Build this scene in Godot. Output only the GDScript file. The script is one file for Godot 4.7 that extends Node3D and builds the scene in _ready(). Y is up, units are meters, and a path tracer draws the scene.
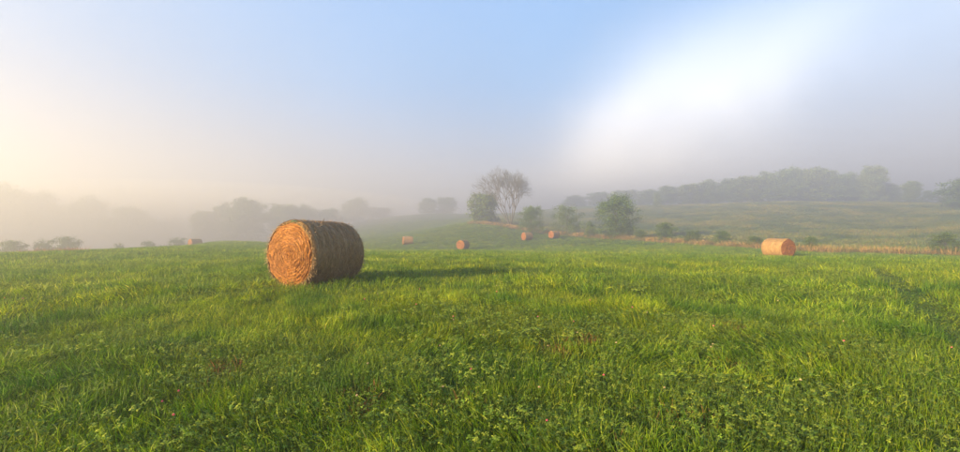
extends Node3D
# Misty hay meadow at sunrise. Metres, y up; the camera looks along -z. "d" below is the distance ahead of the camera, -z.

const EYE := 1.55
var M := {}
var rng := RandomNumberGenerator.new()
var noise := FastNoiseLite.new()
var fine := FastNoiseLite.new()
var used := {}

# surveyed ground heights: x, d, height, ...
var survey := [0, 0, 0, -8, 0, 0, 8, 0, 0, 0, -15, 0, -20, -15, 0, 20, -15, 0, -3, 3, 0, 3, 3, 0, -4.1, 9.8, 0.25, 5, 9, 0.14, -12, 9, 0.12, 14, 9, 0.1, 0, 20, 0, -20, 20, -0.15, 20, 20, -0.05, -42.42, 38, -1.01, -36.14, 42, -0.79, -46.4, 70, -1.25, -38, 57, -0.85, -20.09, 48, -0.79, -2.09, 45, -0.86, -2.53, 64, -1.65, 15.63, 42, -0.75, 16.37, 32, -0.5, 23.1, 33, -0.71, 25.81, 30, -0.54, 37.95, 34, -0.82, -75, 62, -4.5, -50, 66, -3.6, -110, 110, -8, -60, 110, -5.5, -180, 200, -9, -100, 200, -6, -300, 300, -8, -150, 350, -5, -60, 40, -1.6, -90, 0, -2, -37.67, 90, -2.43, -21.77, 72, -1.63, -12.56, 75, -1.33, -34.77, 115, -1.66, -20.93, 150, 1.2, -13.95, 200, 6.2, -25, 250, 10.27, -72.67, 250, 5.04, -102.33, 200, -2.64, -69.77, 200, -0.78, 8.74, 80, -0.78, 14.11, 82, -0.45, -2.6, 112, 2.85, 4.65, 100, 1.78, 17.8, 88, 0.12, 23.9, 75, -0.37, 28.4, 66, -0.6, 31.52, 56, -0.79, 35.09, 46, -1.02, 45.77, 41, -1.12, 29.77, 160, 4.15, 60.47, 260, 14.85, 44.65, 120, 2.11, 74.42, 200, 11.78, 69.77, 100, 2.02, 129.07, 185, 13.17, 92.79, 95, 2.21, 166.05, 170, 12.22, 94.88, 85, 2.74, 167.44, 150, 10.27, 60, 280, 15.5, 150, 260, 15.5, 220, 220, 14, 260, 120, 10, 120, 40, 0, 90, 10, -0.8, 150, -60, -2, 0, 450, 9, 200, 500, 14, -250, 550, -4, 450, 250, 12, -450, 200, -8, -300, -100, -4, 0, -200, 0, 300, -200, -3, 0, 700, 8, 500, 700, 12, -500, 700, -4, 700, 0, 2, -700, 0, -6, 0, -700, 0]
var wp: PackedVector2Array
var wk: PackedFloat64Array
const NA := 360
const NR := 130
const R0 := 0.4
const R1 := 700.0
var grid := PackedFloat32Array()
# the field edge where the mown meadow meets the rough hillside
var hedge_line := [Vector2(120, 22), Vector2(80, 32), Vector2(45.8, 41), Vector2(35.1, 46.5), Vector2(31.5, 56), Vector2(28.4, 66), Vector2(24.2, 76), Vector2(17.8, 88), Vector2(11.7, 97), Vector2(2.5, 106), Vector2(-2.6, 112)]
var hill_poly: PackedVector2Array
const TRACK := [Vector2(4.2, 2.6), Vector2(6.9, 6.2), Vector2(9.7, 9.8), Vector2(13.3, 14.3), Vector2(17.0, 20.0)]


func _ready():
	rng.seed = 7
	noise.seed = 3; noise.frequency = 0.11; noise.fractal_octaves = 3
	fine.seed = 9; fine.frequency = 0.9; fine.fractal_octaves = 2
	var cam := Camera3D.new(); cam.name = "camera"
	cam.fov = 55.45; cam.near = 0.05; cam.far = 3000.0
	cam.position = Vector3(0, EYE, 0); cam.rotation_degrees = Vector3(0.27, 0, 0)
	add_child(cam)
	var sun := DirectionalLight3D.new(); sun.name = "sun"
	var to_sun := Vector3(-sin(deg_to_rad(56)) * cos(deg_to_rad(13)), sin(deg_to_rad(13)), cos(deg_to_rad(56)) * cos(deg_to_rad(13)))
	add_child(sun)
	sun.look_at_from_position(to_sun * 100.0, Vector3.ZERO)
	sun.light_energy = 1.6; sun.light_color = Color(1.0, 0.86, 0.63); sun.light_angular_distance = 0.8; sun.shadow_enabled = true
	var we := WorldEnvironment.new(); we.name = "world_environment"
	var e := Environment.new()
	e.background_mode = Environment.BG_SKY
	e.sky = Sky.new(); e.sky.sky_material = make_sky(to_sun)
	e.tonemap_mode = Environment.TONE_MAPPER_LINEAR
	e.tonemap_exposure = 7.2
	e.background_energy_multiplier = 0.19
	e.volumetric_fog_enabled = true; e.volumetric_fog_density = 0.0069; e.volumetric_fog_albedo = Color(0.92, 0.95, 0.985)
	e.volumetric_fog_anisotropy = 0.46; e.volumetric_fog_length = 800.0
	e.sdfgi_enabled = true; e.ssao_enabled = true; e.ssil_enabled = true
	we.environment = e
	add_child(we)
	materials()
	solve_ground()
	terrain()
	print("terrain ", Time.get_ticks_msec())
	hay()
	print("bales ", Time.get_ticks_msec())
	woods()
	print("trees ", Time.get_ticks_msec())
	grass()
	print("grass ", Time.get_ticks_msec())
	flowers()
	mist()
	print("done ", Time.get_ticks_msec())


# ---------------------------------------------------------------- sky
func make_sky(to_sun: Vector3) -> PanoramaSkyMaterial:
	var w := 512; var h := 256
	var im := Image.create(w, h, false, Image.FORMAT_RGBF)
	var n := FastNoiseLite.new(); n.seed = 21; n.frequency = 1.3; n.fractal_octaves = 4
	var anti := -to_sun
	for j in h:
		var el := PI / 2.0 - (j + 0.5) / h * PI
		var s := sin(maxf(el, 0.0))
		for i in w:
			var az := (i + 0.5) / w * TAU
			var dir := Vector3(sin(az) * cos(el), sin(el), -cos(az) * cos(el))
			var high := Vector3(0.1, 0.3, 0.78)
			var mid := Vector3(0.22, 0.46, 0.8)
			var low := Vector3(0.56, 0.55, 0.58)
			var t := smoothstep(0.0, 0.34, s)
			var c := low.lerp(mid, t).lerp(high, smoothstep(0.3, 1.0, s))
			# the air towards the sun is warm and pale
			var warm := clampf(dir.dot(to_sun) * 0.5 + 0.5, 0.0, 1.0)
			c = c.lerp(Vector3(0.34, 0.31, 0.37) * (0.75 + 0.5 * warm), pow(warm, 1.5) * 0.6 * (1.0 - smoothstep(0.1, 0.75, s)))
			# white fogbow round the point opposite the sun
			var a := rad_to_deg(acos(clampf(dir.dot(anti), -1.0, 1.0)))
			var soft := n.get_noise_3dv(dir * 2.0)
			var bow := exp(-pow((a - 43.5 + soft * 3.0) / (7.5 if a > 43.5 else 9.0), 2.0))
			bow *= smoothstep(-0.02, 0.15, s) * (1.0 - smoothstep(0.24, 0.5, s))
			c += Vector3(0.85, 0.68, 0.46) * bow * (1.0 + 0.12 * n.get_noise_3dv(dir * 5.0))
			# the mist inside the bow is a little paler than outside
			c += Vector3(0.2, 0.15, 0.09) * (1.0 - smoothstep(30.0, 45.0, a)) * (1.0 - smoothstep(0.4, 0.7, s))
			c *= 1.0 + 0.05 * soft
			im.set_pixel(i, j, Color(c.x, c.y, c.z))
	var m := PanoramaSkyMaterial.new()
	m.panorama = ImageTexture.create_from_image(im)
	return m


# ---------------------------------------------------------------- helpers
func named(base: String) -> String:
	var k: int = used.get(base, 0)
	used[base] = k + 1
	return base if k == 0 else "%s_%03d" % [base, k]


func tag(o: Node, label: String, category: String, group := "", kind := ""):
	if label: o.set_meta("label", label)
	if category: o.set_meta("category", category)
	if group: o.set_meta("group", group)
	if kind: o.set_meta("kind", kind)


func thing(called: String, at: Vector3, turn := 0.0) -> Node3D:
	var o := Node3D.new(); o.name = named(called)
	add_child(o, true)
	o.position = at; o.rotation.y = turn
	return o


func part(called: String, mesh: Mesh, mat: Material, parent: Node) -> MeshInstance3D:
	var o := MeshInstance3D.new(); o.name = called; o.mesh = mesh
	o.material_override = mat
	o.cast_shadow = GeometryInstance3D.SHADOW_CASTING_SETTING_ON
	parent.add_child(o, true)
	return o


class Buf:
	var v := PackedVector3Array()
	var n := PackedVector3Array()
	var c := PackedColorArray()
	var uv := PackedVector2Array()
	var i := PackedInt32Array()
	func p(at: Vector3, nor: Vector3, col: Color, t := Vector2.ZERO) -> int:
		v.push_back(at); n.push_back(nor); c.push_back(col); uv.push_back(t)
		return v.size() - 1
	func tri(a: int, b: int, d: int):
		i.push_back(a); i.push_back(b); i.push_back(d)
	func quad(a: int, b: int, d: int, e: int):
		tri(a, b, d); tri(a, d, e)
	func mesh() -> ArrayMesh:
		for k in range(0, i.size(), 3):  # every face looks the way its normals point
			var nn := (v[i[k + 2]] - v[i[k]]).cross(v[i[k + 1]] - v[i[k]])
			if nn.dot(n[i[k]] + n[i[k + 1]] + n[i[k + 2]]) < 0.0:
				var sw := i[k + 1]; i[k + 1] = i[k + 2]; i[k + 2] = sw
		var arr := []; arr.resize(Mesh.ARRAY_MAX)
		arr[Mesh.ARRAY_VERTEX] = v; arr[Mesh.ARRAY_NORMAL] = n; arr[Mesh.ARRAY_COLOR] = c; arr[Mesh.ARRAY_TEX_UV] = uv; arr[Mesh.ARRAY_INDEX] = i
		var m := ArrayMesh.new()
		m.add_surface_from_arrays(Mesh.PRIMITIVE_TRIANGLES, arr)
		return m


func jit(c: Color, k: float) -> Color:
	var f := 1.0 + rng.randf_range(-k, k)
	return Color(c.r * f * (1.0 + rng.randf_range(-k, k) * 0.4), c.g * f, c.b * f * (1.0 + rng.randf_range(-k, k) * 0.4))


func rnd_dir() -> Vector3:
	var z := rng.randf_range(-1, 1); var a := rng.randf() * TAU; var r := sqrt(1.0 - z * z)
	return Vector3(r * cos(a), z, r * sin(a))


func tube(b: Buf, pts: Array, radii: Array, sides: int, col: Color):
	var last := -1
	var ref := Vector3(0.31, 0.2, 0.93).normalized()
	for k in pts.size():
		var a: Vector3 = pts[maxi(k - 1, 0)]; var z: Vector3 = pts[mini(k + 1, pts.size() - 1)]
		var t := (z - a).normalized()
		var s := t.cross(ref).normalized(); var u := s.cross(t)
		var first := b.v.size()
		for q in sides:
			var an := TAU * q / sides
			var o := s * cos(an) + u * sin(an)
			b.p(pts[k] + o * float(radii[k]), o, col)
		if last >= 0:
			for q in sides:
				b.quad(last + q, last + (q + 1) % sides, first + (q + 1) % sides, first + q)
		last = first


func mat(rough: float, spec := 0.5, backlight := Color.BLACK) -> StandardMaterial3D:
	var m := StandardMaterial3D.new()
	m.vertex_color_use_as_albedo = true
	m.roughness = rough; m.metallic_specular = spec
	if backlight != Color.BLACK:
		m.backlight_enabled = true; m.backlight = backlight
	m.cull_mode = BaseMaterial3D.CULL_DISABLED
	return m


func noise_tex(fr: float, a: Color, b: Color, c: Color, sd: int, size := 512) -> NoiseTexture2D:
	var f := FastNoiseLite.new(); f.seed = sd; f.frequency = fr; f.fractal_octaves = 5
	var g := Gradient.new()
	g.offsets = PackedFloat32Array([0.2, 0.5, 0.8]); g.colors = PackedColorArray([a, b, c])
	var t := NoiseTexture2D.new(); t.width = size; t.height = size; t.seamless = true; t.noise = f; t.color_ramp = g
	return t


func materials():
	M.grass = mat(0.55, 0.38, Color(0.85, 0.9, 0.3))
	M.clover = mat(0.6, 0.3, Color(0.7, 0.75, 0.3))
	M.dry = mat(0.75, 0.3, Color(0.6, 0.5, 0.3))
	M.leaf = mat(0.6, 0.35, Color(0.6, 0.65, 0.25))
	M.bark = mat(0.9, 0.3)
	M.straw = mat(0.6, 0.4)
	M.petal = mat(0.7, 0.3, Color(0.5, 0.4, 0.45))
	M.field = mat(0.95, 0.2)
	M.field.albedo_texture = noise_tex(0.02, Color(0.62, 0.66, 0.6), Color(0.85, 0.86, 0.8), Color(1, 1, 0.95), 5)
	M.field.uv1_triplanar = true; M.field.uv1_world_triplanar = true; M.field.uv1_scale = Vector3(0.13, 0.13, 0.13)
	M.side = mat(0.9, 0.2)
	M.twine = StandardMaterial3D.new(); M.twine.albedo_color = Color(0.12, 0.42, 0.3); M.twine.roughness = 0.5


# ---------------------------------------------------------------- ground
func warp(x: float, d: float) -> Vector2:
	var r := sqrt(x * x + d * d)
	if r < 0.001: return Vector2(x, d) * 0.1
	return Vector2(x, d) * (log(1.0 + r / 12.0) / r * 1.2)


func spline(r2: float) -> float:
	return 0.5 * r2 * log(r2) if r2 > 1e-12 else 0.0


func solve_ground():
	var n := survey.size() / 3
	wp.resize(n)
	for k in n: wp[k] = warp(survey[k * 3], survey[k * 3 + 1])
	var q := n + 3
	var A := []
	for r in n:
		var row := PackedFloat64Array(); row.resize(q + 1)
		for c in n: row[c] = spline(wp[r].distance_squared_to(wp[c])) + (0.004 if r == c else 0.0)
		row[n] = 1.0; row[n + 1] = wp[r].x; row[n + 2] = wp[r].y; row[q] = survey[r * 3 + 2]
		A.append(row)
	for k in 3:
		var row := PackedFloat64Array(); row.resize(q + 1)
		for c in n: row[c] = 1.0 if k == 0 else wp[c].x if k == 1 else wp[c].y
		A.append(row)
	for c in q:
		var best := c
		for r in range(c, q):
			if absf(A[r][c]) > absf(A[best][c]): best = r
		var sw = A[c]; A[c] = A[best]; A[best] = sw
		var pr: PackedFloat64Array = A[c]
		for r in range(c + 1, q):
			var row: PackedFloat64Array = A[r]
			var f := row[c] / pr[c]
			if f != 0.0:
				for k in range(c, q + 1): row[k] -= f * pr[k]
				A[r] = row
	wk.resize(q)
	for c in range(q - 1, -1, -1):
		var s: float = A[c][q]
		for k in range(c + 1, q): s -= A[c][k] * wk[k]
		wk[c] = s / A[c][c]
	grid.resize(NA * NR)
	for j in NR:
		var r := R0 * pow(R1 / R0, float(j) / (NR - 1))
		for i in NA:
			var a := TAU * i / NA
			var x := r * sin(a); var d := r * cos(a)
			var p := warp(x, d)
			var h := wk[n] + wk[n + 1] * p.x + wk[n + 2] * p.y
			for k in n: h += wk[k] * spline(p.distance_squared_to(wp[k]))
			h += noise.get_noise_2d(x * 0.9, d * 0.9) * 0.05 * smoothstep(1.0, 6.0, r)
			if track_gap(x, d) < 0.5: h -= 0.14 * (1.0 - smoothstep(0.2, 0.48, track_gap(x, d)))
			grid[j * NA + i] = h


func ground(x: float, d: float) -> float:
	var r := maxf(sqrt(x * x + d * d), R0)
	var v := clampf(log(r / R0) / log(R1 / R0) * (NR - 1), 0.0, NR - 1.001)
	var u := fposmod(atan2(x, d) / TAU, 1.0) * NA
	var i := int(u) % NA; var j := int(v); var fu := u - floorf(u); var fv := v - j
	var i2 := (i + 1) % NA
	return lerpf(lerpf(grid[j * NA + i], grid[j * NA + i2], fu), lerpf(grid[(j + 1) * NA + i], grid[(j + 1) * NA + i2], fu), fv)


func at(x: float, d: float, lift := 0.0) -> Vector3:
	return Vector3(x, ground(x, d) + lift, -d)


func track_gap(x: float, d: float) -> float:
	var p := Vector2(x, d)
	var best := 1e9
	for k in TRACK.size() - 1:
		best = minf(best, Geometry2D.get_closest_point_to_segment(p, TRACK[k], TRACK[k + 1]).distance_to(p))
	return best


func terrain():
	hill_poly = PackedVector2Array(hedge_line)
	hill_poly.append_array(PackedVector2Array([Vector2(-3, 200), Vector2(-8, 300), Vector2(-20, 800), Vector2(900, 800), Vector2(900, 22)]))
	for which in 2:
		var b := Buf.new()
		var ids := {}
		for j in NR - 1:
			for i in NA:
				var r := R0 * pow(R1 / R0, (j + 0.5) / (NR - 1)); var a := TAU * (i + 0.5) / NA
				if Geometry2D.is_point_in_polygon(Vector2(r * sin(a), r * cos(a)), hill_poly) != (which == 1): continue
				var q := []
				for o in [[0, 0], [1, 0], [1, 1], [0, 1]]:
					var key: int = (j + o[1]) * NA + (i + o[0]) % NA
					if not ids.has(key):
						var rr := R0 * pow(R1 / R0, float(j + o[1]) / (NR - 1)); var aa: float = TAU * ((i + o[0]) % NA) / NA
						var x := rr * sin(aa); var d := rr * cos(aa); var h := 0.02 * rr + 0.05
						var nor := Vector3(ground(x - h, d) - ground(x + h, d), 2.0 * h, ground(x, d + h) - ground(x, d - h)).normalized()
						ids[key] = b.p(Vector3(x, grid[key], -d), nor, ground_color(x, d, which == 1))
					q.append(ids[key])
				b.quad(q[0], q[1], q[2], q[3])
		if which == 0:
			var c := b.p(Vector3(0, grid[0], 0), Vector3.UP, ground_color(0, 0, false))
			for i in NA: b.tri(c, ids[(i + 1) % NA], ids[i])
		var o := part("meadow_ground" if which == 0 else "hillside", b.mesh(), M.field, self)
		tag(o, "green mown meadow rolling away from the camera" if which == 0 else "rough olive pasture hillside rising on the right", "ground", "", "structure")


func ground_color(x: float, d: float, hill: bool) -> Color:
	var k := noise.get_noise_2d(x * 0.25, d * 0.25) + 0.5 * noise.get_noise_2d(x * 0.9, d * 0.9)
	if hill:
		return Color(0.1, 0.165, 0.02).lerp(Color(0.17, 0.19, 0.04), clampf(0.35 + k * 1.2, 0.0, 1.0))
	return Color(0.075, 0.12, 0.015).lerp(Color(0.125, 0.165, 0.03), clampf(0.5 + k, 0.0, 1.0))


# ---------------------------------------------------------------- hay bales
func bale_shape(sd: int, R: float, L: float) -> Dictionary:
	return {"sd": sd, "R": R, "L": L}


func rim(a: float, u: float, R: float, sd: int) -> float:
	# radius of the roll at angle a and place u along its axis: lumpy, ringed, sagging flat below
	var w := R * (1.0 + 0.03 * noise.get_noise_3d(cos(a) * 9.0 + sd * 31, sin(a) * 9.0, u * 20.0))
	w += 0.012 * sin(u * 46.0 + 2.0 * noise.get_noise_2d(a * 3.0, sd)) + 0.008 * fine.get_noise_2d(u * 16.0, a * 1.5 + sd)
	w -= 0.05 * pow(maxf(absf(u) * 2.0 - 0.86, 0.0) / 0.14, 2.0)
	var down := -sin(a)
	if down > 0.0: w -= R * 0.05 * smoothstep(0.72, 1.0, down)
	return w


func make_bale(sd: int, R: float, L: float, straws: int) -> Node3D:
	rng.seed = 100 + sd
	var root := thing("hay_bale", Vector3.ZERO)
	var NU := 30; var NB := 72
	var cy := R * 0.93
	# --- rolled side
	var b := Buf.new()
	for j in NU + 1:
		var u := float(j) / NU - 0.5
		for i in NB + 1:
			var a := TAU * i / NB
			var w := rim(a, u, R, sd)
			var k := 0.5 + 0.5 * fine.get_noise_3d(u * 60.0, cos(a) * 1.5, sin(a) * 1.5 + sd)
			var c := Color(0.19, 0.115, 0.045).lerp(Color(0.36, 0.235, 0.1), k)
			b.p(Vector3(cos(a) * w, cy + sin(a) * w, u * L), Vector3(cos(a), sin(a), 0), c)
	for j in NU:
		for i in NB:
			var s := j * (NB + 1) + i
			b.quad(s, s + 1, s + NB + 2, s + NB + 1)
	smooth(b)
	var side := part("rolled_side", b.mesh(), M.side, root)
	# --- straws combed round the roll
	b = Buf.new()
	for k in straws:
		var u := rng.randf_range(-0.5, 0.5); var a := rng.randf() * TAU
		var da := rng.randf_range(0.05, 0.22); var du := rng.randf_range(-0.03, 0.03)
		var lift := rng.randf_range(0.002, 0.016)
		var c := jit([Color(0.34, 0.22, 0.09), Color(0.24, 0.15, 0.06), Color(0.42, 0.29, 0.14), Color(0.14, 0.08, 0.03), Color(0.25, 0.2, 0.08)][rng.randi() % 5], 0.25)
		var pts := []
		for q in 3:
			var t := q / 2.0
			var aa := a + da * t; var uu := clampf(u + du * t, -0.5, 0.5)
			var w := rim(aa, uu, R, sd) + lift * (1.0 if q != 1 else 1.6)
			pts.append(Vector3(cos(aa) * w, cy + sin(aa) * w, uu * L))
		strip(b, pts, Vector3(0, 0, 1), rng.randf_range(0.0012, 0.003), c)
	# wisps standing out from the roll and its rims
	for k in int(straws * 0.16):
		var u: float = rng.randf_range(-0.5, 0.5) if k % 2 == 0 else [-0.5, 0.5][rng.randi() % 2] * rng.randf_range(0.95, 1.0)
		var a := rng.randf() * TAU
		var w := rim(a, u, R, sd) - 0.01
		var p := Vector3(cos(a) * w, cy + sin(a) * w, u * L)
		var dir := (Vector3(cos(a), sin(a), 0) * rng.randf_range(0.2, 0.8) + Vector3(-sin(a), cos(a), 0) * rng.randf_range(-1, 1) + Vector3(0, 0, rng.randf_range(-0.5, 0.5))).normalized()
		var ln := rng.randf_range(0.04, 0.13)
		strip(b, [p, p + dir * ln * 0.5, p + dir * ln + Vector3(0, -0.25 * ln, 0)], dir.cross(rnd_dir()).normalized(), rng.randf_range(0.002, 0.004), jit(Color(0.28, 0.19, 0.1), 0.3))
	var st := part("combed_straw", b.mesh(), M.straw, side)
	st.set_meta("kind", "stuff")
	# --- the two rolled ends
	for e in [1.0, -1.0]:
		b = Buf.new()
		var NRr := 44
		for j in NRr + 1:
			var f := float(j) / NRr
			for i in NB + 1:
				var a := TAU * i / NB
				var w := rim(a, 0.5 * e, R, sd) * f
				b.p(Vector3(cos(a) * w, cy + sin(a) * w, e * (L * 0.5 + swirl(f, a, sd))), Vector3(0, 0, e), Color(0.13, 0.05, 0.012).lerp(Color(0.28, 0.115, 0.025), 0.5 + 0.5 * fine.get_noise_3d(f * 26.0 + a / TAU * 1.0, a * 0.7, sd)))
		for j in NRr:
			for i in NB:
				var s := j * (NB + 1) + i
				if e > 0: b.quad(s, s + NB + 1, s + NB + 2, s + 1)
				else: b.quad(s, s + 1, s + NB + 2, s + NB + 1)
		smooth(b)
		var face := part("rolled_end", b.mesh(), M.straw, root)
		b = Buf.new()
		for k in straws:
			var f := sqrt(rng.randf_range(0.001, 1.0)); var a := rng.randf() * TAU
			var da := rng.randf_range(0.03, 0.13) / maxf(f * R, 0.08); var df := rng.randf_range(-0.07, 0.07)
			var lift := rng.randf_range(0.0, 0.02)
			var pick := rng.randf() * 0.7 + 0.15 + 0.45 * fine.get_noise_3d(f * 24.0 + a / TAU * 2.0, cos(a) * 0.6, sin(a) * 0.6 + sd)
			var c := Color(0.38, 0.15, 0.022)
			if pick < 0.32: c = Color(0.3, 0.12, 0.02)
			elif pick < 0.55: c = Color(0.12, 0.045, 0.01)
			elif pick < 0.68: c = Color(0.5, 0.24, 0.05)
			c = jit(c, 0.2)
			var pts := []
			for q in 3:
				var t := q / 2.0
				var ff := clampf(f + df * t, 0.0, 1.0); var aa := a + minf(da, 1.2) * t
				var w := rim(aa, 0.5 * e, R, sd) * ff
				pts.append(Vector3(cos(aa) * w, cy + sin(aa) * w, e * (L * 0.5 + swirl(ff, aa, sd) + lift * (1.0 if q != 2 else 1.7))))
			strip(b, pts, Vector3(cos(a), sin(a), rng.randf_range(-0.6, 0.6)).normalized(), rng.randf_range(0.001, 0.0026), c)
		var es := part("cut_straw", b.mesh(), M.straw, face)
		es.set_meta("kind", "stuff")
	return root


func swirl(f: float, a: float, sd: int) -> float:
	var turn := f * 12.0 + a / TAU + 0.9 * fine.get_noise_3d(cos(a) * 1.2, sin(a) * 1.2, f * 2.0 + sd)
	var ridge := absf(fposmod(turn, 1.0) - 0.5) * 2.0
	return 0.04 * ridge * (0.6 + 0.8 * absf(fine.get_noise_3d(cos(a) * 2.0, sin(a) * 2.0, f * 5.0 + sd))) - 0.02 + 0.03 * fine.get_noise_3d(cos(a) * f * 3.0, sin(a) * f * 3.0, sd * 1.7) + 0.03 * (1.0 - f * f) - 0.035 * pow(f, 10.0)


func smooth(b: Buf):
	var acc := PackedVector3Array(); acc.resize(b.v.size())
	for k in range(0, b.i.size(), 3):
		var x := b.i[k]; var y := b.i[k + 1]; var z := b.i[k + 2]
		var nn := (b.v[z] - b.v[x]).cross(b.v[y] - b.v[x])
		acc[x] += nn; acc[y] += nn; acc[z] += nn
	for k in b.v.size():
		if acc[k].length_squared() > 1e-16:
			var q := acc[k].normalized()
			b.n[k] = q if q.dot(b.n[k]) > -0.2 else -q


func strip(b: Buf, pts: Array, across: Vector3, w: float, c: Color):
	var last := -1
	for k in pts.size():
		var t: Vector3 = (pts[mini(k + 1, pts.size() - 1)] - pts[maxi(k - 1, 0)]).normalized()
		var n := t.cross(across).normalized()
		var ww := w * (0.6 if k == pts.size() - 1 else 1.0)
		var f := b.p(pts[k] - across * ww, n, c); b.p(pts[k] + across * ww, n, c)
		if last >= 0: b.quad(last, last + 1, f + 1, f)
		last = f


func hay():
	var proto := make_bale(1, 0.765, 1.55, 24000)
	proto.position = at(-3.88, 10.2, 0.0); proto.rotation = Vector3(deg_to_rad(-1.2), deg_to_rad(-27), 0)
	tag(proto, "large hay bale in the foreground with its rolled end lit orange", "hay bale", "round hay bales left in the meadow")
	var b := Buf.new()
	var pts := []; var rad := []
	for k in 9:
		var t := k / 8.0
		var a := deg_to_rad(86.0 - 26.0 * t)
		var w := rim(a, 0.47, 0.755, 1) + 0.018 + 0.02 * sin(t * 7.0)
		pts.append(Vector3(cos(a) * w, 0.702 + sin(a) * w, (0.5 - 0.07 * t + 0.02 * sin(t * 9.0)) * 1.55)); rad.append(0.011)
	tube(b, pts, rad, 6, Color.WHITE)
	var tw := part("twine", b.mesh(), M.twine, proto)
	tw.set_meta("label", "green twine end on top of the bale")
	var alt := make_bale(4, 0.76, 1.7, 3500)
	alt.position = at(23.3, 33.6, 0.0); alt.rotation.y = deg_to_rad(14)
	tag(alt, "hay bale on the right in front of the dry grass strip", "hay bale", "round hay bales left in the meadow")
	var spots := [
		[-47.7, 72.0, -32.0, "rust brown hay bale alone at the field crest on the left"],
		[-12.6, 75.0, -72.0, "hay bale farther back just right of the foreground bale"],
		[-2.53, 64.0, -26.0, "hay bale in the middle of the field with one dark side"],
		[8.74, 80.0, -58.0, "left one of the two hay bales below the bushes"],
		[14.1, 82.0, -56.0, "right one of the two hay bales below the bushes"]]
	for s in spots:
		var o: Node3D = alt.duplicate()
		o.name = named("hay_bale"); add_child(o, true)
		o.position = at(s[0], s[1], 0.0); o.rotation.y = deg_to_rad(s[2])
		o.scale = Vector3(rng.randf_range(0.95, 1.05), rng.randf_range(0.93, 1.03), rng.randf_range(0.9, 1.05))
		o.set_meta("label", s[3])


# ---------------------------------------------------------------- trees
func make_tree(called: String, sd: int, H: float, W: float, low: float, leaf: float, clumps: int, per: int, tone: Color, bush := false) -> Node3D:
	rng.seed = 500 + sd
	var root := thing(called, Vector3.ZERO)
	var centres := []
	var bumps := FastNoiseLite.new(); bumps.seed = sd; bumps.frequency = 0.8
	var cy := H * (0.5 + low * 0.5); var ry := H * (1.0 - low) * 0.5
	for k in clumps:
		var f := rng.randf() ** 0.85
		var az := rng.randf() * TAU
		var prof := sqrt(maxf(1.0 - pow(absf(f - 0.42) / 0.6, 2.4), 0.05)) if f > 0.42 else (0.95 if bush else 0.75) + (0.05 if bush else 0.25) * sqrt(f / 0.42)
		var swell := 0.84 + 0.78 * bumps.get_noise_3d(cos(az) * 1.7, f * 3.0, sin(az) * 1.7)
		var rr := W * 0.47 * prof * swell * pow(rng.randf(), 0.45)
		centres.append(Vector3(cos(az) * rr, lerpf(maxf(low, 0.03), 0.93 + 0.28 * (swell - 0.84), f) * H, sin(az) * rr))
	# trunk and limbs
	var b := Buf.new()
	var bark := Color(0.09, 0.07, 0.05)
	var tr := H * (0.022 if not bush else 0.012)
	var top := Vector3(rng.randf_range(-0.06, 0.06) * W, H * 0.72, rng.randf_range(-0.06, 0.06) * W)
	var mid := top * 0.5 + Vector3(rng.randf_range(-0.04, 0.04) * W, 0, rng.randf_range(-0.04, 0.04) * W)
	tube(b, [Vector3(0, -0.3, 0), Vector3(0, H * 0.04, 0), mid, top], [tr * 1.5, tr * 1.1, tr * 0.75, tr * 0.2], 7, bark)
	for k in mini(clumps, 26):
		var c: Vector3 = centres[(k * 5) % clumps]
		var f := clampf((c.y / H) * 0.75, 0.06 if bush else 0.2, 0.85)
		var from := mid * (f / 0.36 * 0.72) if f < 0.36 else mid.lerp(top, (f - 0.36) / 0.64)
		var knee := from.lerp(c, 0.5) + Vector3(0, 0.04 * H, 0)
		tube(b, [from, knee, c], [tr * 0.4, tr * 0.25, tr * 0.08], 5, bark)
	part("trunk", b.mesh(), M.bark, root)
	b = Buf.new()
	var cs := (W * 0.5 + ry) * 0.5 * 0.2
	for c in centres:
		var ct := jit(tone, 0.2)
		for k in per:
			var p: Vector3 = c + rnd_dir() * cs * pow(rng.randf(), 0.5) * rng.randf_range(0.7, 1.5) * Vector3(1.2, 0.8, 1.2)
			if p.y < 0.05: p.y = rng.randf_range(0.05, 0.3)
			leaf_face(b, p, rnd_dir(), leaf * rng.randf_range(0.6, 1.3), jit(ct, 0.22))
	part("crown", b.mesh(), M.leaf, root)
	return root


func leaf_face(b: Buf, p: Vector3, n: Vector3, s: float, c: Color):
	var x := n.cross(rnd_dir()).normalized() * s; var y := n.cross(x)
	var up := (n * (1.0 if n.y > 0 else -1.0) + Vector3(0, 0.5, 0)).normalized()
	var a := b.p(p - x * 0.5, up, c); b.p(p + y * 0.32, up, c); b.p(p + x * 0.6, up, c); b.p(p - y * 0.32, up, c)
	b.quad(a, a + 1, a + 2, a + 3)


func grow(b: Buf, tips: Array, from: Vector3, dir: Vector3, len: float, r: float, depth: int):
	var bend := (dir + rnd_dir() * 0.16).normalized()
	var midp := from + dir * len * 0.5
	var to := midp + bend * len * 0.5
	tube(b, [from, midp, to], [r, r * 0.85, r * 0.68], 6 if depth > 3 else 4 if depth > 1 else 3, jit(Color(0.075, 0.068, 0.05), 0.1))
	if depth == 0:
		tips.append(to); return
	if depth < 3: tips.append(to)
	var kids := 3 if depth > 1 else 3
	for k in kids:
		var spread := 0.36 if depth > 4 else 0.55
		var nd := (bend + rnd_dir() * spread * rng.randf_range(0.8, 1.35) + Vector3(0, 0.1, 0)).normalized()
		grow(b, tips, to - bend * len * rng.randf_range(0.0, 0.25), nd, len * rng.randf_range(0.66, 0.84), r * (0.66 if k > 0 else 0.72), depth - 1)


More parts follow.
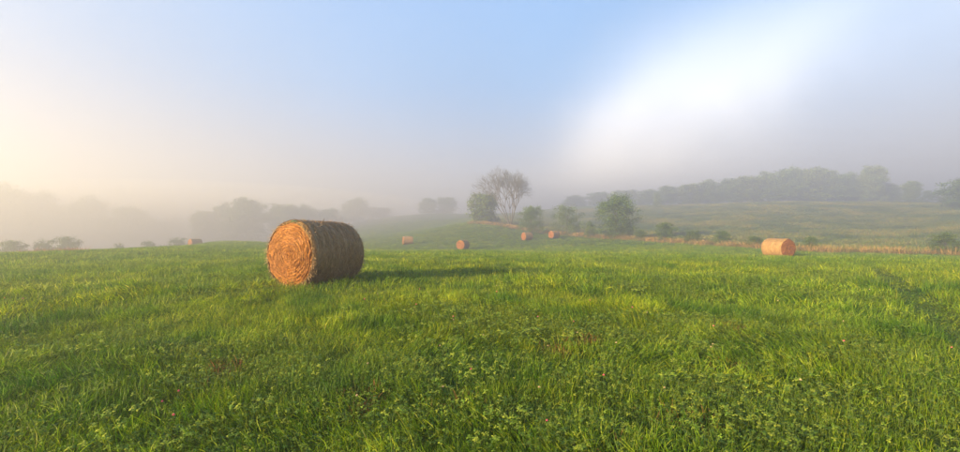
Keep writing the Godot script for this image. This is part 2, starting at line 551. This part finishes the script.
func bare_tree(H: float) -> Node3D:
	rng.seed = 61
	var root := thing("sparse_tree", Vector3.ZERO)
	var b := Buf.new(); var tips := []
	var bk := Color(0.07, 0.063, 0.047)
	for k in 7:
		var a := TAU * k / 7.0 + 0.3
		var sp := 0.12 if k == 0 else rng.randf_range(0.3, 0.75)
		var nd := Vector3(cos(a) * sp, 1.0, sin(a) * sp).normalized()
		var from := Vector3(cos(a) * 0.25, -0.2, sin(a) * 0.25)
		var fork := from + (nd + Vector3(0, 0.3, 0)) * H * 0.05
		tube(b, [from, fork], [0.24, 0.17], 7, bk)
		grow(b, tips, fork, nd, H * rng.randf_range(0.19, 0.25), 0.12, 5)
	part("trunk", b.mesh(), M.bark, root)
	b = Buf.new()
	for t in tips:
		for k in 3:
			leaf_face(b, t + rnd_dir() * 0.4, rnd_dir(), rng.randf_range(0.08, 0.15), jit(Color(0.085, 0.105, 0.028), 0.25))
	part("crown", b.mesh(), M.leaf, root)
	return root


func plant(proto: Node3D, called: String, x: float, d: float, sc: Vector3, turn: float, first: bool) -> Node3D:
	var o := proto
	if not first:
		o = proto.duplicate(); o.name = named(called); add_child(o, true)
	o.position = at(x, d, 0.0); o.rotation.y = turn; o.scale = sc
	return o


func woods():
	var green := Color(0.1, 0.16, 0.02)
	var protos := [
		[make_tree("tree", 1, 10.0, 10.0, 0.0, 0.36, 260, 50, green, true), 10.0, 10.0],
		[make_tree("tree", 2, 10.0, 9.0, 0.04, 0.36, 240, 50, Color(0.115, 0.17, 0.02), true), 10.0, 9.0],
		[make_tree("tree", 3, 10.0, 11.0, 0.0, 0.38, 260, 50, Color(0.09, 0.15, 0.025), true), 10.0, 11.0],
		[make_tree("bush", 4, 3.0, 3.6, 0.0, 0.11, 110, 60, Color(0.09, 0.145, 0.02), true), 3.0, 3.6],
		[make_tree("bush", 5, 3.0, 3.2, 0.02, 0.11, 100, 60, Color(0.1, 0.15, 0.02), true), 3.0, 3.2]]
	var first := [true, true, true, true, true]
	# prototype, x, d, height, width, label, category, group
	var g1 := "misty trees in the valley on the left"
	var g2 := "trees at the foot of the pale slope"
	var g3 := "trees of the wood along the hilltop"
	var g4 := "bushes along the dry grass strip"
	var g5 := "shrubs rising behind the left field edge"
	var list := [
		[0, -219.5, 200, 30.1, 28, "tallest misty tree at the far left edge", "tree", g1],
		[2, -220, 215, 29, 22.5, "tall misty tree second from the left edge", "tree", g1],
		[1, -224, 232, 23.5, 21.6, "faintest misty tree third from the left edge", "tree", g1],
		[0, -191.4, 210, 24.7, 22.5, "broad misty tree fourth from the left edge", "tree", g1],
		[2, -167.8, 205, 19.2, 22.9, "rounded misty tree fifth from the left edge", "tree", g1],
		[1, -169.3, 222, 12.6, 20.7, "low misty tree last of the left valley row", "tree", g1],
		[3, -78.4, 72, 4.9, 5.7, "dim shrub at the far left above the dry grass", "bush", g5],
		[4, -75.4, 74, 5.2, 4.4, "dim shrub second from the left above dry grass", "bush", g5],
		[3, -77, 80, 5.9, 6.6, "widest dim shrub behind the left field edge", "bush", g5],
		[4, -72, 86, 4.4, 2.8, "small round shrub alone behind the left crest", "bush", g5],
		[3, -73.3, 95, 4.4, 4.5, "low shrub left of the rust brown crest bale", "bush", g5],
		[4, -70.5, 100, 4.8, 6.1, "flat shrub just left of the rust brown crest bale", "bush", g5],
		[1, -119.2, 185, 12.4, 11.2, "leftmost and lowest tree of the grove behind the foreground bale", "tree", g2],
		[0, -114, 190, 14.4, 15, "second tree from the left in the misty grove", "tree", g2],
		[2, -98, 180, 17.4, 19.3, "tallest broad tree of the misty grove left of the bale", "tree", g2],
		[1, -84.3, 185, 17.7, 16.3, "misty grove tree rising directly above the foreground bale", "tree", g2],
		[0, -78.5, 195, 15.1, 16.3, "second last tree of the misty grove to the right", "tree", g2],
		[2, -70.7, 200, 11.5, 15.8, "rightmost tree of the misty grove", "tree", g2],
		[0, -71.2, 245, 13.2, 19.4, "faint round tree on the pale slope right of the grove", "tree", "faint trees on the pale slope"],
		[1, -60.5, 260, 6.5, 15.7, "barely visible low tree on the pale slope", "tree", "faint trees on the pale slope"],
		[2, -30.2, 250, 9.0, 12.8, "left half of the flat topped pair on the ridge", "tree", "faint trees on the pale slope"],
		[1, -19.9, 252, 9.5, 12.9, "right half of the flat topped pair on the ridge", "tree", "faint trees on the pale slope"],
		[1, 1.0, 114, 7.9, 8.8, "dense tree overlapping the left side of the sparse tree", "tree", ""],
		[4, 20.5, 80, 3.1, 2.6, "small bush just left of the round dark tree", "bush", g4],
		[3, 28.4, 66, 2.9, 3.8, "rounded bush first to the right of the dark tree", "bush", g4],
		[4, 30.1, 61, 1.9, 3.1, "low bush second to the right of the dark tree", "bush", g4],
		[3, 32.1, 57, 1.9, 2.9, "low bush third to the right of the dark tree", "bush", g4],
		[4, 33.3, 52, 1.5, 2.7, "low bush just left of the right hand bale", "bush", g4],
		[3, 36.2, 47, 1.6, 1.8, "small dark bush just right of the right hand bale", "bush", g4],
		[4, 45.4, 42, 2.2, 3.1, "bush in the dry grass at the right edge", "bush", g4],
		[3, 26.4, 71, 1.7, 2.2, "small bush between the dark tree and rounded bush", "bush", g4],
		[1, 165.8, 165, 7.9, 6.5, "small round tree alone on the hilltop skyline", "tree", ""],
		[3, 166.7, 160, 4.1, 6.0, "low shrub on the skyline right of the lone tree", "bush", ""],
		[4, 171, 158, 4.6, 6.6, "low shrub on the skyline beside the edge tree", "bush", ""],
		[4, 74.1, 180, 6.0, 3.8, "small slim bush at the left of the hillside crest", "bush", ""],
		[2, 134.5, 118, 8.6, 12.5, "spreading tree cut by the right edge of the view", "tree", ""],
		[1, 171.8, 188, 15.6, 11, "tall round tree at the right end of the hilltop wood", "tree", g3]]
	var wood := [[59.7, 270, 6.5, 16.3], [73.1, 262, 8.3, 15.8], [86, 255, 9.1, 15.4], [91.8, 235, 8.1, 14.2], [94, 215, 9.3, 13], [102.6, 210, 9.8, 12.7], [111.3, 208, 10.9, 12.6], [119.2, 205, 11.3, 12.4], [125.9, 202, 12.2, 13.2], [134, 200, 13.2, 13], [141.8, 198, 15.2, 13.8], [150.3, 197, 15.1, 13.7], [158.6, 196, 14.1, 13.7], [166, 195, 12.7, 11.8], [172.3, 196, 10.5, 10], [181.2, 190, 7.6, 9.7]]
	for k in wood.size():
		list.append([[0, 2, 1][k % 3], wood[k][0], wood[k][1], wood[k][2], wood[k][3] * 1.15, "hazy tree in the continuous wood along the right hilltop", "tree", g3])
	rng.seed = 77
	for r in list:
		var pr: Array = protos[r[0]]
		var o := plant(pr[0], "tree" if r[0] < 3 else "bush", r[1], r[2], Vector3(r[4] / pr[2], r[3] / pr[1], r[4] / pr[2]), rng.randf() * TAU, first[r[0]])
		first[r[0]] = false
		if o.has_meta("group"): o.remove_meta("group")
		tag(o, r[5], r[6], r[7])
	# the nearer trees have builds of their own
	var t := bare_tree(18.6)
	t.position = at(7.7, 110, 0.0)
	tag(t, "tall sparse brown tree with bare fanned branches", "tree")
	t = make_tree("tree", 24, 7.9, 8.3, 0.05, 0.17, 230, 100, Color(0.08, 0.135, 0.018), true)
	t.position = at(24.2, 76, 0.0)
	tag(t, "round dark green tree standing clearest of the mist", "tree")
	t = make_tree("bush", 11, 6.0, 6.4, 0.0, 0.15, 130, 110, Color(0.095, 0.15, 0.02), true)
	t.position = at(11.1, 92, 0.0)
	tag(t, "round bush at the right foot of the sparse tree", "bush")
	t = make_tree("bush", 12, 6.0, 8.0, 0.06, 0.15, 120, 90, Color(0.11, 0.165, 0.025), true)
	t.position = at(18.2, 90, 0.0)
	tag(t, "spreading bush between the sparse tree and round dark tree", "bush")


# ---------------------------------------------------------------- grass
func blade(b: Buf, root: Vector3, az: float, L: float, w: float, bend: float, c: Color, seg := 4):
	var out := Vector3(cos(az), 0, sin(az)); var side := Vector3(-sin(az), 0, cos(az))
	var tw := rng.randf_range(-0.6, 0.6)
	var last := -1
	var p := root
	var lean := rng.randf_range(0.0, 1.05)
	for k in seg + 1:
		var t := float(k) / seg
		var an := lean + bend * t * t
		var tan := out * sin(an) + Vector3(0, cos(an), 0)
		if k > 0: p += tan * (L / seg)
		var s := (side * cos(tw * t) + out * sin(tw * t)).normalized()
		var n := s.cross(tan).normalized()
		if n.y < 0: n = -n
		if k == seg:
			var tip := b.p(p, n, c)
			b.tri(last, last + 1, tip)
		else:
			var ww := w * 0.5 * (1.0 - 0.75 * t * t)
			var f := b.p(p - s * ww, n, c); b.p(p + s * ww, n, c)
			if last >= 0: b.quad(last, last + 1, f + 1, f)
			last = f


func tuft(sd: int, blades: int, rad: float, L: float, w: float, tones: Array, seg := 4) -> Mesh:
	rng.seed = 900 + sd
	var b := Buf.new()
	for k in blades:
		var a := rng.randf() * TAU; var r := rad * sqrt(rng.randf())
		var c := jit(tones[rng.randi() % tones.size()], 0.25)
		blade(b, Vector3(cos(a) * r, -0.02, sin(a) * r), a + rng.randf_range(-1.6, 1.6), L * rng.randf_range(0.5, 1.15), w * rng.randf_range(0.7, 1.3), 2.1 * pow(rng.randf(), 1.3), c, seg)
	return b.mesh()


func clover(sd: int, stems: int, rad: float, L: float, size: float, tones: Array) -> Mesh:
	rng.seed = 1300 + sd
	var b := Buf.new()
	for k in stems:
		var a := rng.randf() * TAU; var r := rad * sqrt(rng.randf())
		var lean := Vector3(rng.randf_range(-0.4, 0.4), 0, rng.randf_range(-0.4, 0.4))
		var root := Vector3(cos(a) * r, -0.02, sin(a) * r)
		var ln := L * rng.randf_range(0.6, 1.1)
		var top := root + (lean + Vector3.UP) * ln
		strip(b, [root, root.lerp(top, 0.5), top], Vector3(cos(a), 0, sin(a)), 0.0012, Color(0.1, 0.15, 0.03))
		var n := (Vector3.UP * 1.4 + rnd_dir() * 0.7).normalized()
		var c := jit(tones[rng.randi() % tones.size()], 0.2)
		var u := n.cross(rnd_dir()).normalized()
		for q in 3:
			var dd := u.rotated(n, TAU * q / 3.0); var ss := n.cross(dd)
			var s := size * rng.randf_range(0.8, 1.2)
			var nn := (n + dd * 0.25).normalized()
			var f := b.p(top, nn, c)
			b.p(top + dd * s * 0.45 + ss * s * 0.34 + n * s * 0.1, nn, c); b.p(top + dd * s * 0.95 + ss * s * 0.2 + n * s * 0.05, nn, c)
			b.p(top + dd * s * 0.95 - ss * s * 0.2 + n * s * 0.05, nn, c); b.p(top + dd * s * 0.45 - ss * s * 0.34 + n * s * 0.1, nn, c)
			b.tri(f, f + 1, f + 2); b.tri(f, f + 2, f + 3); b.tri(f, f + 3, f + 4)
	return b.mesh()


func scatter(called: String, mesh: Mesh, m: Material, where: Array, cols: Array, label: String, cat := "grass"):
	var mm := MultiMesh.new()
	mm.transform_format = MultiMesh.TRANSFORM_3D; mm.use_colors = true
	mm.mesh = mesh; mm.instance_count = where.size()
	for k in where.size():
		mm.set_instance_transform(k, where[k]); mm.set_instance_color(k, cols[k])
	var o := MultiMeshInstance3D.new(); o.name = named(called); o.multimesh = mm; o.material_override = m
	add_child(o, true)
	tag(o, label, cat, "", "stuff")


func lodge(x: float, d: float) -> Vector2:
	# patches of sward pressed over together by rain
	var k := maxf(noise.get_noise_2d(x * 3.0 - 90.0, d * 3.0) + 0.15, 0.0) * 1.9
	var a := noise.get_noise_2d(x * 1.4, d * 1.4 + 300.0) * 7.0
	return Vector2(cos(a), sin(a)) * minf(k, 0.95)


func spot(x: float, d: float, sy: float, sxz: float, tilt := 0.0, lean := Vector2.ZERO) -> Transform3D:
	var bs := Basis(Vector3.UP, rng.randf() * TAU).scaled(Vector3(sxz, sy, sxz))
	if tilt > 0.0: bs = Basis(Vector3(rng.randf_range(-1, 1), 0, rng.randf_range(-1, 1)).normalized(), rng.randf() * tilt) * bs
	if lean != Vector2.ZERO: bs = Basis(Vector3(lean.x, 0, lean.y).normalized(), lean.length()) * bs
	return Transform3D(bs, at(x, d))


func grass():
	var tones := [Color(0.125, 0.22, 0.005), Color(0.17, 0.26, 0.007), Color(0.08, 0.165, 0.005), Color(0.27, 0.33, 0.02), Color(0.035, 0.085, 0.005)]
	var bale_at := Vector2(-3.88, 10.2)
	# bands: name, near, far, tufts per square metre, blade meshes, half angle
	var bands := [
		["near_grass", 1.3, 9.0, 150.0, 42, 0.13, 0.155, 0.004, 62.0, 5, "long green grass blades nearest to the camera"],
		["meadow_grass", 9.0, 26.0, 52.0, 42, 0.17, 0.18, 0.0068, 56.0, 4, "green meadow grass around the foreground hay bale"],
		["distant_grass", 26.0, 62.0, 14.0, 44, 0.28, 0.19, 0.013, 53.0, 3, "green meadow grass out to the field crest"],
		["far_grass", 62.0, 190.0, 2.4, 44, 0.6, 0.18, 0.035, 40.0, 2, "pale green grass on the slope beyond the crest"]]
	for bd in bands:
		var variants := 4
		var wh := []; var co := []
		for v in variants: wh.append([]); co.append([])
		rng.seed = int(bd[1] * 10) + 5
		var half := deg_to_rad(bd[8])
		var total := int(half * (bd[2] * bd[2] - bd[1] * bd[1]) * bd[3])
		for k in total:
			var r := sqrt(lerpf(bd[1] * bd[1], bd[2] * bd[2], rng.randf())); var a := rng.randf_range(-half, half)
			var x := r * sin(a); var d := r * cos(a)
			if r < 30.0:
				var q := (Vector2(x, d) - bale_at).rotated(deg_to_rad(27))
				if absf(q.x) < 0.42 and absf(q.y) < 0.74: continue
			elif Geometry2D.is_point_in_polygon(Vector2(x, d), hill_poly): continue
			var lush := noise.get_noise_2d(x * 4.0, d * 4.0)
			var wide := noise.get_noise_2d(x * 0.7 + 50.0, d * 0.7)
			var sy := 1.0 + 0.5 * lush + 0.65 * fine.get_noise_2d(x * 1.7, d * 1.7)
			var tg := track_gap(x, d) if r < 22.0 and x > 3.0 else 9.0
			if tg < 0.4: sy = 0.2
			elif tg < 0.55: sy = maxf(sy, 1.0) * 1.3
			var c := Color(1, 1, 1).lerp(Color(1.45, 1.22, 1.1), clampf(0.4 + wide * 1.8, 0.0, 1.0)).lerp(Color(0.45, 0.68, 0.7), clampf(lush * 1.8, 0.0, 1.0))
			c *= rng.randf_range(0.72, 1.3)
			var v := rng.randi() % variants
			wh[v].append(spot(x, d, clampf(sy, 0.3, 1.9), rng.randf_range(0.8, 1.25), 0.35, lodge(x, d) * smoothstep(0.45, 0.8, tg) * (1.0 - 0.75 * smoothstep(12.0, 30.0, r)))); co[v].append(c)
		for v in variants:
			scatter(bd[0], tuft(int(bd[1]) * 10 + v, bd[4], bd[5], bd[6], bd[7], tones, bd[9]), M.grass, wh[v], co[v], bd[10])
	# clover patches
	var ctones := [Color(0.11, 0.19, 0.02), Color(0.14, 0.21, 0.025), Color(0.09, 0.16, 0.02), Color(0.2, 0.26, 0.03)]
	for v in 3:
		rng.seed = 40 + v
		var wh := []; var co := []
		for k in 7000:
			var r := sqrt(lerpf(2.0, 22.0 * 22.0, pow(rng.randf(), 1.35))); var a := rng.randf_range(-1.0, 1.0)
			var x := r * sin(a); var d := r * cos(a)
			if noise.get_noise_2d(x * 2.6 + 200.0 + v * 3.0, d * 2.6) + 0.1 * a < 0.06: continue
			if (Vector2(x, d) - bale_at).length() < 1.0 or track_gap(x, d) < 0.4: continue
			wh.append(spot(x, d, rng.randf_range(0.75, 1.25), rng.randf_range(0.8, 1.2), 0.2)); co.append(Color(1, 1, 1) * rng.randf_range(0.85, 1.2))
		scatter("clover", clover(v, 15, 0.15, 0.145, 0.014 + 0.004 * v, ctones), M.clover, wh, co, "patches of three leaved clover among the grass", "clover")
	# dead brown tufts low in the sward
	rng.seed = 44
	var wh := []; var co := []
	for p in [[-1.08, 3.86], [0.9, 2.92], [0.88, 5.06], [1.3, 5.4], [-0.2, 3.6], [1.6, 3.4], [2.6, 4.6], [-0.95, 3.5], [3.6, 6.2], [-2.6, 4.4]]:
		for k in 14:
			wh.append(spot(p[0] + rng.randfn() * 0.12, p[1] + rng.randfn() * 0.12, rng.randf_range(0.7, 1.0), 1.0, 0.8)); co.append(Color(1, 1, 1))
	scatter("dead_grass", tuft(77, 26, 0.1, 0.14, 0.006, [Color(0.16, 0.07, 0.03), Color(0.2, 0.11, 0.05), Color(0.11, 0.05, 0.025)]), M.dry, wh, co, "brown withered grass in small bare spots")
	# straw shed round the foreground bale
	wh = []; co = []
	for k in 90:
		var a := rng.randf() * TAU; var q := Vector2(cos(a) * rng.randf_range(0.55, 1.1), sin(a) * rng.randf_range(0.85, 1.3)).rotated(deg_to_rad(-27)) + bale_at
		wh.append(spot(q.x, q.y, rng.randf_range(0.4, 0.9), rng.randf_range(0.8, 1.5), 1.2)); co.append(Color(1, 1, 1))
	scatter("loose_straw", tuft(78, 9, 0.1, 0.17, 0.005, [Color(0.42, 0.24, 0.08), Color(0.3, 0.17, 0.06), Color(0.5, 0.33, 0.14)], 2), M.dry, wh, co, "loose straw shed in the grass around the foreground bale", "straw")
	# tall dry grass along the field edge
	rng.seed = 45
	wh = []; co = []
	for k in range(1, hedge_line.size() - 1):
		var p: Vector2 = hedge_line[k]; var q: Vector2 = hedge_line[k + 1]
		var n := int(p.distance_to(q) * 32.0)
		for s in n:
			var t := rng.randf(); var o := p.lerp(q, t) + (q - p).normalized().orthogonal() * rng.randfn() * 0.75
			var gap := noise.get_noise_2d(o.x * 2.2, o.y * 2.2)
			if gap < -0.28: continue
			wh.append(spot(o.x, o.y, rng.randf_range(0.7, 1.25) * (1.0 + gap * 0.3), rng.randf_range(0.9, 1.4), 0.25)); co.append(Color(1, 1, 1).lerp(Color(0.45, 0.75, 0.5), clampf(-gap * 2.5 + rng.randfn() * 0.2, 0.0, 1.0)))
	scatter("dry_grass", tuft(81, 40, 0.35, 0.8, 0.016, [Color(0.36, 0.23, 0.08), Color(0.28, 0.18, 0.06), Color(0.4, 0.28, 0.11), Color(0.12, 0.14, 0.03), Color(0.2, 0.18, 0.055)]), M.dry, wh, co, "tall tan dry grass strip along the hedge line", "dry grass")
	wh = []; co = []
	for k in 1400:
		var x := rng.randf_range(-75.0, -34.0); var d := 37.5 + (x + 42.0) * -0.12 + rng.randfn() * 0.6
		if noise.get_noise_2d(x, d) < -0.3: continue
		wh.append(spot(x, d, rng.randf_range(0.5, 1.0), rng.randf_range(0.9, 1.4), 0.25)); co.append(Color(1, 0.9, 0.85))
	scatter("dry_grass", tuft(82, 40, 0.35, 0.62, 0.016, [Color(0.42, 0.22, 0.1), Color(0.34, 0.18, 0.08), Color(0.3, 0.2, 0.08)]), M.dry, wh, co, "reddish dry grass strip at the left field edge", "dry grass")
	# rough pasture on the hillside
	wh = []; co = []
	for k in 42000:
		var r := lerpf(42.0, 215.0, pow(rng.randf(), 0.75)); var a := rng.randf_range(-0.05, 1.0)
		var x := r * sin(a); var d := r * cos(a)
		if not Geometry2D.is_point_in_polygon(Vector2(x, d), hill_poly): continue
		var k2 := noise.get_noise_2d(x * 0.5, d * 0.5) + 0.6 * noise.get_noise_2d(x * 2.0, d * 2.0)
		wh.append(spot(x, d, rng.randf_range(0.5, 1.2) * (1.0 + 0.9 * k2), rng.randf_range(0.8, 1.6), 0.25)); co.append(Color(1, 1, 1).lerp(Color(1.4, 1.1, 1.2), clampf(k2 * 2.0, 0.0, 1.0)).lerp(Color(0.55, 0.75, 0.6), clampf(-k2 * 2.0, 0.0, 1.0)))
	scatter("pasture_grass", tuft(83, 40, 0.6, 0.42, 0.035, [Color(0.11, 0.17, 0.02), Color(0.14, 0.185, 0.03), Color(0.085, 0.14, 0.018), Color(0.19, 0.185, 0.045)], 2), M.dry, wh, co, "rough tufted pasture covering the right hillside")


# ---------------------------------------------------------------- flowers
func flowers():
	rng.seed = 90
	var made := []
	for kind in 2:
		var root := thing("clover_flower", Vector3.ZERO)
		var b := Buf.new()
		tube(b, [Vector3(0, -0.02, 0), Vector3(0.01, 0.12, 0), Vector3(0.0, 0.235, 0.01)], [0.0018, 0.0015, 0.0014], 4, Color(0.09, 0.14, 0.03))
		part("stem", b.mesh(), M.grass, root)
		b = Buf.new()
		var c := Color(0.62, 0.16, 0.26) if kind == 0 else Color(0.5, 0.42, 0.28)
		for k in 46:
			var n := rnd_dir(); n.y = absf(n.y) * 1.3 - 0.3; n = n.normalized()
			var base := Vector3(0, 0.24, 0.01)
			var tipp := base + n * 0.013 * Vector3(1, 1.15, 1)
			strip(b, [base, base.lerp(tipp, 0.6), tipp], n.cross(rnd_dir()).normalized(), 0.0032, jit(c, 0.25))
		part("blossom", b.mesh(), M.petal, root)
		made.append(root)
	var pink := [[-2.53, 3.43], [-2.51, 3.60], [-2.25, 3.16], [-0.99, 6.72], [0.83, 6.15], [-0.09, 4.14], [1.13, 3.93], [0.48, 3.10], [1.31, 5.99], [4.24, 5.01], [5.47, 4.99], [3.13, 5.76], [-8.26, 7.48], [-7.71, 7.26], [-0.37, 5.97], [-1.14, 8.19], [1.9, 7.4], [0.3, 7.9], [2.4, 6.8], [-1.9, 7.1]]
	for k in pink.size() + 22:
		var kind := 0 if k < pink.size() else 1
		var x: float; var d: float
		if kind == 0: x = pink[k][0]; d = pink[k][1]
		else:
			d = rng.randf_range(3.0, 9.0); x = rng.randf_range(-0.3, 1.0) * d
		var first: bool = k == 0 or k == pink.size()
		var o: Node3D = made[kind]
		if not first:
			o = made[kind].duplicate(); o.name = named("clover_flower"); add_child(o, true)
		o.position = at(x, d); o.rotation.y = rng.randf() * TAU; o.scale = Vector3.ONE * rng.randf_range(0.6, 0.85)
		tag(o, "small pink clover blossom standing in the near grass" if kind == 0 else "small cream white clover blossom in the near grass", "flower", "pink clover blossoms" if kind == 0 else "cream clover blossoms")


# ---------------------------------------------------------------- mist
func mist():
	for k in 5:
		var f := FogVolume.new(); f.name = named("valley_mist")
		f.shape = RenderingServer.FOG_VOLUME_SHAPE_ELLIPSOID
		f.size = Vector3(300 + 22 * k, 20.0 + 11.0 * k, 170 + 12 * k); f.position = Vector3(-205 + 9 * k, -6, -215 - 4 * k)
		var m := FogMaterial.new(); m.density = 0.003; m.albedo = Color(0.9, 0.9, 0.88)
		f.material = m
		add_child(f)
		tag(f, "pale mist bank lying in the left valley", "mist", "", "stuff")
